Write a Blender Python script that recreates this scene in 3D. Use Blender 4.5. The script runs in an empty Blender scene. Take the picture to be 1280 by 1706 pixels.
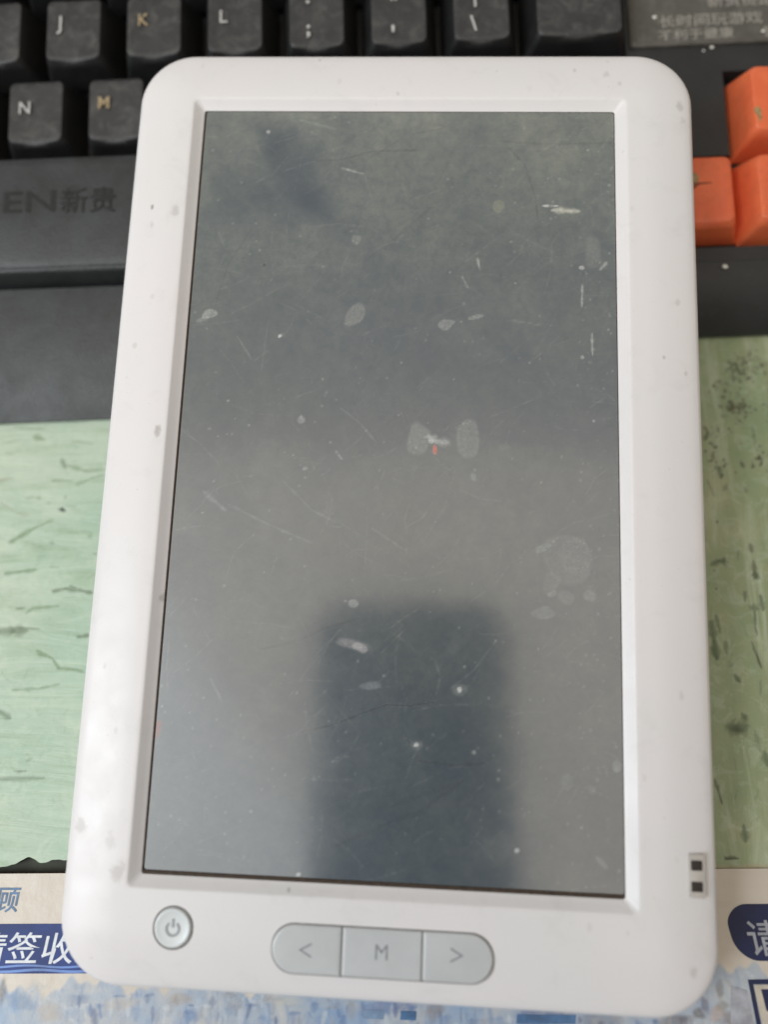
import bpy, math, random
import numpy as np
from mathutils import Matrix, Vector

random.seed(7)
rng = np.random.default_rng(11)
S = bpy.context.scene
MM = 0.001
R = math.radians

# ------------------------------------------------------------------ camera
F = 1282.0                                            # focal length in photograph pixels (1280 x 1706)
CAM = np.array([5.761, -53.793, 164.540])             # millimetres above the desk
C_RIGHT = np.array([0.998322, 0.042688, -0.039138])
C_FWD = np.array([-0.050181, 0.300232, -0.952545])
C_DOWN = np.array([0.028912, -0.952911, -0.301870])
cam_data = bpy.data.cameras.new("camera")
cam = bpy.data.objects.new("camera", cam_data)
S.collection.objects.link(cam)
S.camera = cam
M = Matrix((
    (C_RIGHT[0], -C_DOWN[0], -C_FWD[0], CAM[0] * MM),
    (C_RIGHT[1], -C_DOWN[1], -C_FWD[1], CAM[1] * MM),
    (C_RIGHT[2], -C_DOWN[2], -C_FWD[2], CAM[2] * MM),
    (0, 0, 0, 1)))
cam.matrix_world = M
cam_data.sensor_fit = 'VERTICAL'
cam_data.sensor_height = 36
cam_data.lens = F / 1706 * 36
cam_data.clip_start = 0.005
cam_data.clip_end = 50
cam_data.dof.use_dof = True
cam_data.dof.focus_distance = 0.152
cam_data.dof.aperture_fstop = 5.0

# ------------------------------------------------------------------ world and lamps (indoors, soft window light)
W = bpy.data.worlds.new("World")
S.world = W
W.use_nodes = True
bg = W.node_tree.nodes["Background"]
bg.inputs[0].default_value = (1.0, 0.93, 0.83, 1)
bg.inputs[1].default_value = 0.26

def area_lamp(name, loc, target, sx, sy, power, col):
    l = bpy.data.lights.new(name, 'AREA')
    l.shape = 'RECTANGLE'
    l.size, l.size_y = sx, sy
    l.energy = power
    l.color = col
    o = bpy.data.objects.new(name, l)
    S.collection.objects.link(o)
    o.location = loc
    o.rotation_euler = (Vector(target) - Vector(loc)).to_track_quat('-Z', 'Y').to_euler()
    return o
area_lamp("window_light", (-0.80, -0.34, 0.78), (0, -0.02, 0), 0.5, 0.6, 8.5, (0.88, 0.95, 1.0))
area_lamp("added_overhead_fill", (-0.30, -0.41, 1.25), (-0.30, -0.41, 0), 1.75, 1.10, 5.0, (1.0, 0.87, 0.73))  # unseen panels added overhead, overlapped to grade the warm reflection in the screen
area_lamp("added_overhead_fill", (-0.29, -0.31, 1.27), (-0.29, -0.31, 0), 1.75, 1.20, 1.5, (1.0, 0.88, 0.74))
area_lamp("added_overhead_fill", (-0.28, -0.22, 1.29), (-0.28, -0.22, 0), 1.75, 1.30, 1.5, (1.0, 0.90, 0.76))
area_lamp("added_far_fill", (-0.27, 0.0, 1.31), (-0.27, 0.0, 0), 1.65, 2.0, 2.6, (1.0, 0.94, 0.80))  # dim unseen panel added so that reflection fades towards the screen's top
area_lamp("cool_side_fill", (-0.75, -0.5, 1.1), (-0.70, -0.46, 0), 0.95, 0.95, 2.4, (0.62, 0.82, 1.0))  # unseen panel added for the bluish reflection at the screen's lower left

S.view_settings.view_transform = 'Standard'
S.view_settings.look = 'None'
S.view_settings.exposure = 0.03
S.view_settings.gamma = 1.0

# ------------------------------------------------------------------ frames (millimetres)
def rx(a): return np.array([[1, 0, 0], [0, math.cos(a), -math.sin(a)], [0, math.sin(a), math.cos(a)]])
def rz(a): return np.array([[math.cos(a), -math.sin(a), 0], [math.sin(a), math.cos(a), 0], [0, 0, 1]])
class Frame:
    def __init__(s, rot, org): s.R, s.o = rot, np.array(org, float)
    def at(s, px, py, z=0.0):
        """the point of this frame's plane z that the photograph shows at a pixel"""
        d = ((px - 640) / F) * C_RIGHT + ((py - 853) / F) * C_DOWN + C_FWD
        o = s.R.T @ (CAM - s.o); dd = s.R.T @ d
        return o + dd * ((z - o[2]) / dd[2])
TILT = R(8)
DEV = Frame(rx(TILT), (0, 0, 0.5 + 10 * math.cos(TILT) + 96 * math.sin(TILT)))
KEY = Frame(rz(R(3.45)) @ rx(R(10)), (-85.1, 97.2, 28.7))
SHEET = Frame(rz(R(3.1)), (0, -75.5, 0))
DESK = Frame(np.eye(3), (0, 0, 0))

# ------------------------------------------------------------------ objects
def link(o, parent=None):
    S.collection.objects.link(o)
    if parent is not None: o.parent = parent
    return o
def mesh_obj(name, verts, faces, mat, parent=None, smooth=True, off=None):
    me = bpy.data.meshes.new(name)
    v = np.asarray(verts, float) * MM
    me.from_pydata(v.tolist(), [], [tuple(int(i) for i in f) for f in faces])
    me.update()
    if smooth:
        me.polygons.foreach_set('use_smooth', [True] * len(me.polygons))
    me.materials.append(mat)
    o = link(bpy.data.objects.new(name, me), parent)
    if off is not None: o.location = Vector([float(c) * MM for c in off])
    return o
def empty(name, frame, base):
    """an Empty at the thing's base; children are given in frame coordinates and shifted by -base"""
    o = bpy.data.objects.new(name, None)
    S.collection.objects.link(o)
    w = frame.R @ np.array(base, float) + frame.o
    m = Matrix(frame.R.tolist()).to_4x4()
    m.translation = Vector([float(c) * MM for c in w])
    o.matrix_world = m
    o.empty_display_size = 0.01
    return o
def tag(o, label=None, cat=None, group=None, kind=None):
    if label: o['label'] = label
    if cat: o['category'] = cat
    if group: o['group'] = group
    if kind: o['kind'] = kind
    return o

def rrect(x0, x1, y0, y1, r, nc=10, ns=8):
    """counter-clockwise rounded rectangle; same number of points whatever the radius"""
    pts = []
    cs = [(x1 - r, y0 + r, -90), (x1 - r, y1 - r, 0), (x0 + r, y1 - r, 90), (x0 + r, y0 + r, 180)]
    for k, (cx, cy, a0) in enumerate(cs):
        for i in range(nc + 1):
            a = R(a0 + 90 * i / nc)
            pts.append((cx + r * math.cos(a), cy + r * math.sin(a)))
        nx, ny, na = cs[(k + 1) % 4]
        p = pts[-1]; q = (nx + r * math.cos(R(na)), ny + r * math.sin(R(na)))
        for i in range(1, ns):
            t = i / ns
            pts.append((p[0] + (q[0] - p[0]) * t, p[1] + (q[1] - p[1]) * t))
    return pts
def loft(rings, close_top=True, close_bottom=False):
    n = len(rings[0]); v = [p for r in rings for p in r]; f = []
    for k in range(len(rings) - 1):
        a, b = k * n, (k + 1) * n
        for i in range(n):
            j = (i + 1) % n
            f.append((a + i, a + j, b + j, b + i))
    if close_top: f.append(tuple(range((len(rings) - 1) * n, len(rings) * n)))
    if close_bottom: f.append(tuple(range(n - 1, -1, -1)))
    return v, f
def ring3(p2, z): return [(x, y, z) for x, y in p2]
def plate(x0, x1, y0, y1, r, z0, z1, bev=0.2, nc=8, ns=3):
    return loft([ring3(rrect(x0, x1, y0, y1, r, nc, ns), z0),
                 ring3(rrect(x0, x1, y0, y1, r, nc, ns), z1 - bev),
                 ring3(rrect(x0 + bev * .3, x1 - bev * .3, y0 + bev * .3, y1 - bev * .3, max(r - bev * .3, .02), nc, ns), z1 - bev * .3),
                 ring3(rrect(x0 + bev, x1 - bev, y0 + bev, y1 - bev, max(r - bev, .01), nc, ns), z1)])
def text_mesh(body, size, shear=0.0, extrude=0.0, bold=0.0, bevel=0.0):
    cu = bpy.data.curves.new("lettering", 'FONT')
    cu.body = body; cu.size = size * MM; cu.align_x = 'LEFT'; cu.align_y = 'BOTTOM_BASELINE'
    cu.shear = shear; cu.extrude = extrude * MM; cu.offset = bold * MM; cu.bevel_depth = bevel * MM
    cu.resolution_u = 4
    o = bpy.data.objects.new("lettering", cu)
    S.collection.objects.link(o)
    dg = bpy.context.evaluated_depsgraph_get()
    me = bpy.data.meshes.new_from_object(o.evaluated_get(dg))
    bpy.data.objects.remove(o); bpy.data.curves.remove(cu)
    return me
def text_obj(name, body, size, mat, parent, loc, rot=0.0, sx=1.0, **kw):
    me = text_mesh(body, size, **kw)
    me.name = name
    me.materials.clear(); me.materials.append(mat)
    o = link(bpy.data.objects.new(name, me), parent)
    o.location = Vector([c * MM for c in loc]); o.rotation_euler = (0, 0, rot)
    o.scale = (sx, 1, 1)
    return o

# ------------------------------------------------------------------ material helpers
class Nodes:
    def __init__(s, name):
        s.m = bpy.data.materials.new(name); s.m.use_nodes = True
        s.t = s.m.node_tree; s.n = s.t.nodes; s.b = s.n["Principled BSDF"]
    def add(s, typ, **kw):
        n = s.n.new(typ)
        for k, v in kw.items():
            if k in n.bl_rna.properties: setattr(n, k, v)
            else: n.inputs[k].default_value = v
        return n
    def l(s, a, b): s.t.links.new(a, b)
    def coord(s, scale=(1, 1, 1), rot=(0, 0, 0), kind="Object"):
        tc = s.add("ShaderNodeTexCoord"); mp = s.add("ShaderNodeMapping")
        mp.inputs["Scale"].default_value = scale; mp.inputs["Rotation"].default_value = rot
        s.l(tc.outputs[kind], mp.inputs[0]); return mp.outputs[0]
    def noise(s, vec, scale, detail=6, rough=.6, dist=0.0):
        n = s.add("ShaderNodeTexNoise"); n.inputs["Scale"].default_value = scale
        n.inputs["Detail"].default_value = detail; n.inputs["Roughness"].default_value = rough
        n.inputs["Distortion"].default_value = dist
        s.l(vec, n.inputs["Vector"]); return n.outputs["Fac"]
    def rng(s, val, a, b, c=0.0, d=1.0, smooth=False):
        n = s.add("ShaderNodeMapRange"); n.clamp = True
        if smooth: n.interpolation_type = 'SMOOTHSTEP'
        for i, v in zip((1, 2, 3, 4), (a, b, c, d)): n.inputs[i].default_value = v
        s.l(val, n.inputs[0]); return n.outputs[0]
    def mix(s, fac, a, b):
        n = s.add("ShaderNodeMix", data_type='RGBA')
        for sock, v in ((n.inputs[0], fac), (n.inputs[6], a), (n.inputs[7], b)):
            if isinstance(v, (int, float)): sock.default_value = v
            elif isinstance(v, tuple): sock.default_value = (*v, 1) if len(v) == 3 else v
            else: s.l(v, sock)
        return n.outputs[2]
    def math(s, op, a, b=None):
        n = s.add("ShaderNodeMath", operation=op)
        for sock, v in zip(n.inputs, (a, b)):
            if v is None: continue
            if isinstance(v, (int, float)): sock.default_value = v
            else: s.l(v, sock)
        return n.outputs[0]
    def bump(s, h, strength, dist):
        n = s.add("ShaderNodeBump"); n.inputs["Strength"].default_value = strength
        n.inputs["Distance"].default_value = dist
        s.l(h, n.inputs["Height"]); s.l(n.outputs[0], s.b.inputs["Normal"])
    def set(s, **kw):
        for k, v in kw.items():
            k = k.replace("_", " ")
            if isinstance(v, (int, float)): s.b.inputs[k].default_value = v
            elif isinstance(v, tuple): s.b.inputs[k].default_value = (*v, 1) if len(v) == 3 else v
            else: s.l(v, s.b.inputs[k])
        return s
    def attr(s, name):
        n = s.add("ShaderNodeAttribute"); n.attribute_name = name; return n

def plain(name, col, rough=.5, var=.12, scale=400, **kw):
    N = Nodes(name); v = N.coord()
    f = N.noise(v, scale, 5, .6)
    c = N.mix(N.rng(f, .35, .65), tuple(c * (1 - var) for c in col), tuple(min(1, c * (1 + var)) for c in col))
    N.set(Base_Color=c, Roughness=rough, **kw)
    return N.m

def mat_white():
    N = Nodes("white_plastic"); v = N.coord()
    c = N.mix(N.rng(N.noise(v, 22, 4, .6), .35, .7), (.69, .675, .675), (.72, .685, .695))
    smear = N.rng(N.noise(v, 130, 8, .7, .6), .54, .78, 0, .22)
    c = N.mix(smear, c, (.42, .41, .38))
    speck = N.rng(N.noise(v, 900, 3, .55), .73, .78, 0, .35)
    c = N.mix(speck, c, (.28, .25, .21))
    tc = N.add("ShaderNodeTexCoord")
    off = (0, -96, -10)
    spots = [(252, 343, .45, .7, .75), (292, 352, 1.2, .25, .4), (262, 719, 1.0, .45, .55), (222, 574, .7, .2, .3),
             (130, 1378, 1.6, .3, .35), (196, 1452, 1.8, .3, .4), (183, 1402, 1.4, .2, .5), (1136, 172, 1.2, .28, .3),
             (1142, 196, .9, .25, .3), (480, 1484, .5, .4, .3), (1107, 595, .5, .35, .2), (1146, 620, .6, .25, .3),
             (268, 995, .9, .4, .4), (1160, 1625, 1.0, .25, .3), (1012, 122, .9, .2, .3), (532, 93, .6, .5, .2), (1132, 503, .8, .2, .3)]
    wob = N.noise(v, 700, 3, .6)
    r_ = random.Random(5)
    for _ in range(26):
        t = r_.random()
        if t < .3: q = (r_.uniform(300, 1080), r_.uniform(94, 160))
        elif t < .6: yy = r_.uniform(180, 1500); q = (236 - (yy - 170) * .1 + r_.uniform(12, 75), yy)
        elif t < .85: yy = r_.uniform(180, 1500); q = (1050 + (yy - 170) * .02 + r_.uniform(0, 85), yy)
        else: q = (r_.uniform(180, 1100), r_.uniform(1500, 1660))
        spots.append((q[0], q[1], r_.uniform(.2, .7), r_.uniform(.06, .22), r_.uniform(.1, .7)))
    for px, py, r, a, wide in spots:
        p = DEV.at(px, py, 1.4)
        sub = N.add("ShaderNodeVectorMath", operation='SUBTRACT'); N.l(tc.outputs["Object"], sub.inputs[0])
        sub.inputs[1].default_value = (p[0] * MM, p[1] * MM, p[2] * MM)
        sc = N.add("ShaderNodeVectorMath", operation='MULTIPLY'); N.l(sub.outputs[0], sc.inputs[0])
        sc.inputs[1].default_value = (1.0, 1.0 - wide * .7, .2)
        ln = N.add("ShaderNodeVectorMath", operation='LENGTH'); N.l(sc.outputs[0], ln.inputs[0])
        d = N.math('ADD', ln.outputs["Value"], N.math('MULTIPLY', N.math('SUBTRACT', wob, .5), r * MM * 1.6))
        c = N.mix(N.rng(d, r * .25 * MM, r * MM, a, 0, True), c, (.20, .165, .13))
    N.set(Base_Color=c, Roughness=N.rng(N.noise(v, 160, 5), .3, .7, .30, .46))
    N.b.inputs["IOR"].default_value = 1.46
    N.bump(N.noise(v, 2500, 2, .5), .05, .0003)
    return N.m

def mat_screen():
    N = Nodes("screen_glass"); v = N.coord()
    a = N.attr("marks")                                   # rgb = colour of the residue, alpha = how thick it lies
    dust = N.attr("dust").outputs["Fac"]  # dust film, with the dark reflection painted into it
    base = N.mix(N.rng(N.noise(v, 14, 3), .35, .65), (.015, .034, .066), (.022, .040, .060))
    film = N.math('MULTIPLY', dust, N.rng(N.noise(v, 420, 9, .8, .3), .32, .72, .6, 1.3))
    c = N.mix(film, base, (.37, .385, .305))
    al = N.math('MULTIPLY', a.outputs["Alpha"], N.rng(N.noise(v, 1300, 5, .75, .6), .36, .66, .45, 1.15))
    c = N.mix(al, c, a.outputs["Color"])
    sc_ = N.add("ShaderNodeSeparateColor"); N.l(a.outputs["Color"], sc_.inputs[0])
    lum = N.rng(sc_.outputs[1], .1, .4)
    ro = N.math('ADD', N.rng(N.noise(v, 60, 6, .7), .3, .7, .10, .17), N.math('MULTIPLY', N.math('MULTIPLY', a.outputs["Alpha"], lum), .5))
    N.set(Base_Color=c, Roughness=N.math('ADD', ro, .22))
    N.b.inputs["IOR"].default_value = 1.62
    N.b.inputs["Coat Weight"].default_value = 1.0; N.b.inputs["Coat IOR"].default_value = 1.68
    N.l(ro, N.b.inputs["Coat Roughness"])
    N.bump(N.noise(v, 35, 4, .6), .05, .0008)
    return N.m

def mat_key(name, dark, light, dirt, ro=(.34, .6), under=None):
    N = Nodes(name); v = N.coord(kind="Object")
    oi = N.add("ShaderNodeObjectInfo")
    sh = N.add("ShaderNodeVectorMath", operation='ADD'); N.l(v, sh.inputs[0])
    k = N.add("ShaderNodeCombineXYZ"); N.l(N.math('MULTIPLY', oi.outputs["Random"], 3.7), k.inputs[2]); N.l(k.outputs[0], sh.inputs[1])
    v = sh.outputs[0]
    c = N.mix(N.rng(N.noise(v, 120, 5, .6), .3, .7), dark, light)
    c = N.mix(N.rng(N.noise(v, 260, 9, .75, .5), .48, .82, 0, .5), c, dirt)
    c = N.mix(N.rng(N.noise(v, 2600, 3, .6), .66, .78, 0, .35), c, dirt)
    ptn = N.add("ShaderNodeNewGeometry")
    c = N.mix(N.rng(ptn.outputs["Pointiness"], .53, .62, 0, .45), c, dirt)
    if under is not None:                                 # side walls painted dark to stand in for shade; dust stays on top
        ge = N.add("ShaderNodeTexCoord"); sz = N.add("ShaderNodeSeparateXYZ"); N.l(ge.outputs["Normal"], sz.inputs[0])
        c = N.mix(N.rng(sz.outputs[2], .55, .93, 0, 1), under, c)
    N.set(Base_Color=c, Roughness=N.rng(N.noise(v, 200, 6, .7), .3, .7, ro[0], ro[1]))
    N.bump(N.noise(v, 3500, 3, .6), .18, .0002)
    return N.m

def mat_case():
    N = Nodes("black_grained_plastic"); v = N.coord()
    c = N.mix(N.rng(N.noise(v, 60, 5, .6), .3, .7), (.012, .0122, .0125), (.019, .0195, .020))
    tc = N.add("ShaderNodeTexCoord"); sp = N.add("ShaderNodeSeparateXYZ"); N.l(tc.outputs["Object"], sp.inputs[0])
    dusty = N.rng(sp.outputs[0], .02, .12, 1.0, .25, True)      # dust tone, with the window's sheen on the left half painted in
    c = N.mix(N.math('MULTIPLY', N.rng(N.noise(v, 70, 9, .8, .3), .38, .78, .02, .20), dusty), c, (.15, .18, .20))  # dust together with the painted window sheen
    c = N.mix(N.rng(N.noise(v, 2300, 2, .6), .70, .78, 0, .35), c, (.28, .29, .28))
    N.set(Base_Color=c, Roughness=N.rng(N.noise(v, 120, 6, .7), .3, .7, .40, .55))
    g = N.add("ShaderNodeTexVoronoi"); g.inputs["Scale"].default_value = 2500
    N.l(v, g.inputs["Vector"])
    N.bump(g.outputs["Distance"], .30, .0002)
    return N.m

def mat_green():
    N = Nodes("green_painted_board")
    tc = N.add("ShaderNodeTexCoord"); sp = N.add("ShaderNodeSeparateXYZ"); N.l(tc.outputs["Object"], sp.inputs[0])
    side = N.rng(sp.outputs[0], .0, .05, 0, 1, True)
    w1 = N.coord((26, 170, 1), (0, 0, R(-6)))             # brush marks run across on one side ...
    w2 = N.coord((150, 24, 1), (0, 0, R(12)))             # ... and down on the other
    s1 = N.noise(w1, 1.0, 9, .62, 1.6); s2 = N.noise(w2, 1.0, 9, .62, 1.6)
    m = N.add("ShaderNodeMix", data_type='FLOAT'); N.l(side, m.inputs[0]); N.l(s1, m.inputs[2]); N.l(s2, m.inputs[3])
    st = m.outputs[0]
    v = N.coord()
    big = N.noise(v, 26, 4, .6, .5)
    left = N.mix(N.rng(big, .35, .68), (.38, .51, .40), (.48, .56, .45))
    right = N.mix(N.rng(big, .40, .62), (.25, .32, .18), (.36, .38, .23))
    c = N.mix(side, left, right)
    c = N.mix(N.rng(st, .50, .72, 0, .55), c, (.25, .36, .22))
    c = N.mix(N.rng(st, .47, .30, 0, .35), c, (.62, .70, .55))
    c = N.mix(N.rng(st, .66, .74, 0, .35), c, (.10, .15, .08))
    c = N.mix(N.rng(N.noise(v, 900, 5, .7), .66, .76, 0, .4), c, (.10, .14, .09))
    c = N.mix(N.rng(N.noise(v, 330, 9, .8, .8), .52, .72, 0, .42), c, (.20, .29, .17))
    c = N.mix(N.rng(N.noise(v, 190, 7, .75, 1.2), .50, .35, 0, .30), c, (.58, .66, .53))
    a = N.attr("marks")
    c = N.mix(a.outputs["Alpha"], c, a.outputs["Color"])
    N.set(Base_Color=c, Roughness=.55)
    h = N.math('ADD', st, N.math('MULTIPLY', a.outputs["Alpha"], -.5))
    N.bump(h, .35, .0012)
    return N.m

def mat_sheet():
    N = Nodes("printed_paper"); v = N.coord()
    c = N.mix(N.rng(N.noise(v, 30, 4), .35, .65), (.56, .50, .43), (.60, .545, .475))
    fib = N.noise(N.coord((60, 600, 1)), 1.0, 6, .7)
    c = N.mix(N.rng(fib, .5, .8, 0, .25), c, (.45, .38, .31))
    col = N.attr("print_area").outputs["Fac"]             # the busy picture print along the lower edge
    pic = N.mix(N.rng(N.noise(v, 75, 5, .6, .8), .38, .60, 0, 1), (.27, .36, .49), (.44, .45, .46))
    pic = N.mix(N.rng(N.noise(N.coord((300, 90, 1)), 1.0, 6, .7, .5), .52, .70, 0, .55), pic, (.10, .20, .40))
    pic = N.mix(N.rng(N.noise(v, 120, 6, .7, .5), .60, .72, 0, .6), pic, (.22, .16, .11))
    pic = N.mix(N.rng(N.noise(v, 160, 6, .7, .5), .42, .30, 0, .6), pic, (.56, .60, .64))
    c = N.mix(col, c, pic)
    a = N.attr("marks")
    c = N.mix(a.outputs["Alpha"], c, a.outputs["Color"])
    N.set(Base_Color=c, Roughness=.42)
    N.bump(N.noise(v, 70, 5, .6), .25, .002)
    return N.m

M_WHITE = mat_white()
M_SCREEN = mat_screen()
M_EDGE_STRIP = plain("dark_brown_strip", (.045, .028, .018), .7, .4, 900)
M_SILVER = plain("silver_grey_plastic", (.50, .51, .52), .30, .05, 90)
M_SILVER2 = plain("pale_silver_plastic", (.60, .63, .64), .3, .05, 90)
M_GROOVE = plain("grey_groove", (.20, .19, .18), .7, .2, 500)
M_ICON = plain("grey_icon_print", (.22, .23, .25), .5, .1, 900)
M_ICON2 = plain("faint_grey_icon_print", (.30, .31, .32), .45, .1, 900)
M_INSET = plain("dull_grey_plastic", (.44, .41, .38), .5, .08, 300)
M_HOLE = plain("dark_hole", (.018, .012, .009), .5, .3, 900)
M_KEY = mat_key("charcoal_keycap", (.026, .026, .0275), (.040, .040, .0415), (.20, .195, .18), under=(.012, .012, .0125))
M_ORANGE = mat_key("orange_keycap", (.66, .120, .045), (.76, .165, .065), (.36, .09, .04), (.30, .46))
M_CASE = mat_case()
M_LABEL = mat_key("dusty_label_plate", (.055, .052, .046), (.078, .073, .064), (.22, .21, .18), (.3, .5))
M_LEGEND = plain("white_legend_print", (.46, .455, .44), .5, .15, 1500)
M_WORN = plain("worn_yellow_legend_print", (.34, .26, .15), .6, .45, 1600)
M_LABELTXT = plain("grey_label_print", (.27, .255, .225), .6, .4, 1500)
M_EMBOSS = plain("recessed_brand_plastic", (.011, .012, .013), .34, .2, 600)
M_WARN = plain("worn_arrow_mark", (.30, .22, .10), .7, .4, 1200)
M_WARK = plain("dark_arrow_mark", (.24, .055, .025), .7, .4, 1200)
M_CRUMB = plain("white_crumb", (.78, .77, .72), .7, .1, 1500)
M_GREEN = mat_green()
M_SHEET = mat_sheet()
M_BLUE = plain("royal_blue_print", (.009, .032, .17), .6, .2, 160)
M_BLUEL = plain("light_blue_print", (.075, .17, .46), .38, .25, 160)
M_NAVY = plain("navy_print", (.006, .011, .058), .6, .15, 160)
M_SLATE = plain("slate_blue_print", (.06, .14, .28), .45, .25, 500)
M_PRINTW = plain("white_print", (.64, .67, .72), .45, .12, 500)
M_PRINTG = plain("grey_print", (.33, .34, .38), .45, .2, 400)
M_STEEL = plain("steel_blue_print", (.17, .25, .38), .45, .25, 400)
M_BROWNP = plain("brown_print", (.11, .075, .05), .5, .3, 400)
M_DESK = plain("dark_desk_edge", (.030, .034, .022), .7, .4, 150)
M_PHONE = plain("dark_blue_phone_back", (.015, .045, .13), .35, .1, 60)
M_PHONEG = plain("camera_glass", (.008, .008, .010), .1, .1, 60)

# ------------------------------------------------------------------ painted attribute maps
class Canvas:
    """a grid of vertices in one plane carrying an rgba map of stains, scratches and residue"""
    def __init__(s, xs, ys):
        s.xs, s.ys = np.asarray(xs, float), np.asarray(ys, float)
        s.X, s.Y = np.meshgrid(s.xs, s.ys)
        s.rgb = np.zeros(s.X.shape + (3,)); s.rgb[:] = .4
        s.a = np.zeros(s.X.shape)
        g = rng.random(s.X.shape)
        s.grain = (g + np.roll(g, 1, 0) + np.roll(g, 1, 1) + np.roll(g, (1, 1), (0, 1))) / 4
    def stamp(s, field, col, a):
        al = np.clip(field, 0, 1) * a
        new = s.a + al * (1 - s.a)
        wt = (al / np.maximum(new, 1e-6))[..., None]
        s.rgb = s.rgb * (1 - wt) + np.array(col) * wt
        s.a = new
    def win(s, x0, x1, y0, y1):
        i0, i1 = np.searchsorted(s.xs, (x0, x1)); j0, j1 = np.searchsorted(s.ys, (y0, y1))
        return slice(max(j0, 0), max(j1, j0)), slice(max(i0, 0), max(i1, i0))
    def local(s, field_fn, bbox, col, a):
        w = s.win(*bbox)
        if s.X[w].size == 0: return
        X, Y = s.X[w], s.Y[w]
        al = np.clip(field_fn(X, Y), 0, 1) * a
        new = s.a[w] + al * (1 - s.a[w])
        wt = (al / np.maximum(new, 1e-6))[..., None]
        s.rgb[w] = s.rgb[w] * (1 - wt) + np.array(col) * wt
        s.a[w] = new
    def blob(s, c, rx_, ry_, ang, col, a, soft=.35, wob=.2, mottle=0.0):
        cx, cy = c[0], c[1]; m = max(rx_, ry_) * 1.7
        ph = rng.uniform(0, 6.28, 4); am = rng.uniform(.3, 1, 4) * wob / 2
        ca, sa = math.cos(ang), math.sin(ang)
        def fn(X, Y):
            x = (X - cx) * ca + (Y - cy) * sa; y = -(X - cx) * sa + (Y - cy) * ca
            th = np.arctan2(y / ry_, x / rx_)
            r = np.sqrt((x / rx_) ** 2 + (y / ry_) ** 2) * (1 + sum(am[k] / (k + 1.6) * np.sin((k + 1) * th + ph[k]) for k in range(4)))
            f = np.clip((1 - r) / soft + .3, 0, 1); f = f * f * (3 - 2 * f)
            rim = np.exp(-((r - .92) / .10) ** 2) * (1 if rx_ > 1.2 else 0)
            f = f * (.78 + .35 * rim + .25 * (s.grain[s.win(cx - m, cx + m, cy - m, cy + m)] - .5) * 2)
            if mottle: f = f * (1 - mottle * rng.random(X.shape))
            return f
        s.local(fn, (cx - m, cx + m, cy - m, cy + m), col, a)
    def line(s, pts, w, col, a, broken=0.0):
        for p, q in zip(pts[:-1], pts[1:]):
            p = np.array(p[:2]); q = np.array(q[:2]); d = q - p; L = max(np.hypot(*d), 1e-6)
            ph = rng.uniform(0, 6.28, 3); fq = rng.uniform(.5, 2.6, 2)
            m = w * 2 + .3
            w_ = s.win(min(p[0], q[0]) - m, max(p[0], q[0]) + m, min(p[1], q[1]) - m, max(p[1], q[1]) + m)
            def fn(X, Y):
                t = np.clip(((X - p[0]) * d[0] + (Y - p[1]) * d[1]) / L ** 2, 0, 1)
                dist = np.hypot(X - p[0] - t * d[0], Y - p[1] - t * d[1])
                ww = w * (.35 + .75 * np.sin(np.pi * np.clip(t * .9 + .08, 0, 1)) ** .6) * (1 + .22 * np.sin(t * L * fq[0] + ph[0]) + .15 * np.sin(t * L * fq[1] + ph[1])) * (.75 + .9 * s.grain[w_])
                f = np.clip(1.2 - dist / np.maximum(ww, .02), 0, 1)
                if broken: f = f * np.clip(1.25 - broken * 4 * s.grain[w_] - broken * np.sin(t * L * fq[0] * 1.7 + ph[2]), 0, 1)
                return f
            m = w * 2 + .3
            s.local(fn, (min(p[0], q[0]) - m, max(p[0], q[0]) + m, min(p[1], q[1]) - m, max(p[1], q[1]) + m), col, a)
    def build(s, name, Z, mat, parent=None, off=None, keep=None, extra=None):
        ny, nx = s.X.shape
        v = np.stack([s.X, s.Y, Z if isinstance(Z, np.ndarray) else np.full(s.X.shape, Z)], -1).reshape(-1, 3) * MM
        idx = np.arange(nx * ny).reshape(ny, nx)
        q = np.stack([idx[:-1, :-1], idx[:-1, 1:], idx[1:, 1:], idx[1:, :-1]], -1).reshape(-1, 4)
        me = bpy.data.meshes.new(name)
        me.vertices.add(len(v)); me.vertices.foreach_set('co', v.ravel())
        me.loops.add(len(q) * 4); me.loops.foreach_set('vertex_index', q.ravel().astype(np.int32))
        me.polygons.add(len(q)); me.polygons.foreach_set('loop_start', np.arange(0, len(q) * 4, 4, dtype=np.int32))
        me.update(calc_edges=True)
        me.polygons.foreach_set('use_smooth', [True] * len(q))
        at = me.attributes.new("marks", 'FLOAT_COLOR', 'POINT')
        at.data.foreach_set('color', np.concatenate([s.rgb, s.a[..., None]], -1).reshape(-1).astype(np.float32))
        for k, arr in (extra or {}).items():
            e = me.attributes.new(k, 'FLOAT', 'POINT'); e.data.foreach_set('value', arr.reshape(-1).astype(np.float32))
        me.materials.append(mat)
        o = link(bpy.data.objects.new(name, me), parent)
        if off is not None: o.location = Vector([float(c) * MM for c in off])
        return o
def smooth_noise(shape, cells, seed):
    r = np.random.default_rng(seed)
    g = r.random((cells[0] + 2, cells[1] + 2))
    y = np.linspace(0, cells[0], shape[0]); x = np.linspace(0, cells[1], shape[1])
    yi, xi = y.astype(int), x.astype(int); fy, fx = y - yi, x - xi
    fy, fx = fy * fy * (3 - 2 * fy), fx * fx * (3 - 2 * fx)
    a = g[yi][:, xi] * (1 - fx) + g[yi][:, xi + 1] * fx
    b = g[yi + 1][:, xi] * (1 - fx) + g[yi + 1][:, xi + 1] * fx
    return a * (1 - fy)[:, None] + b * fy[:, None]

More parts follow.
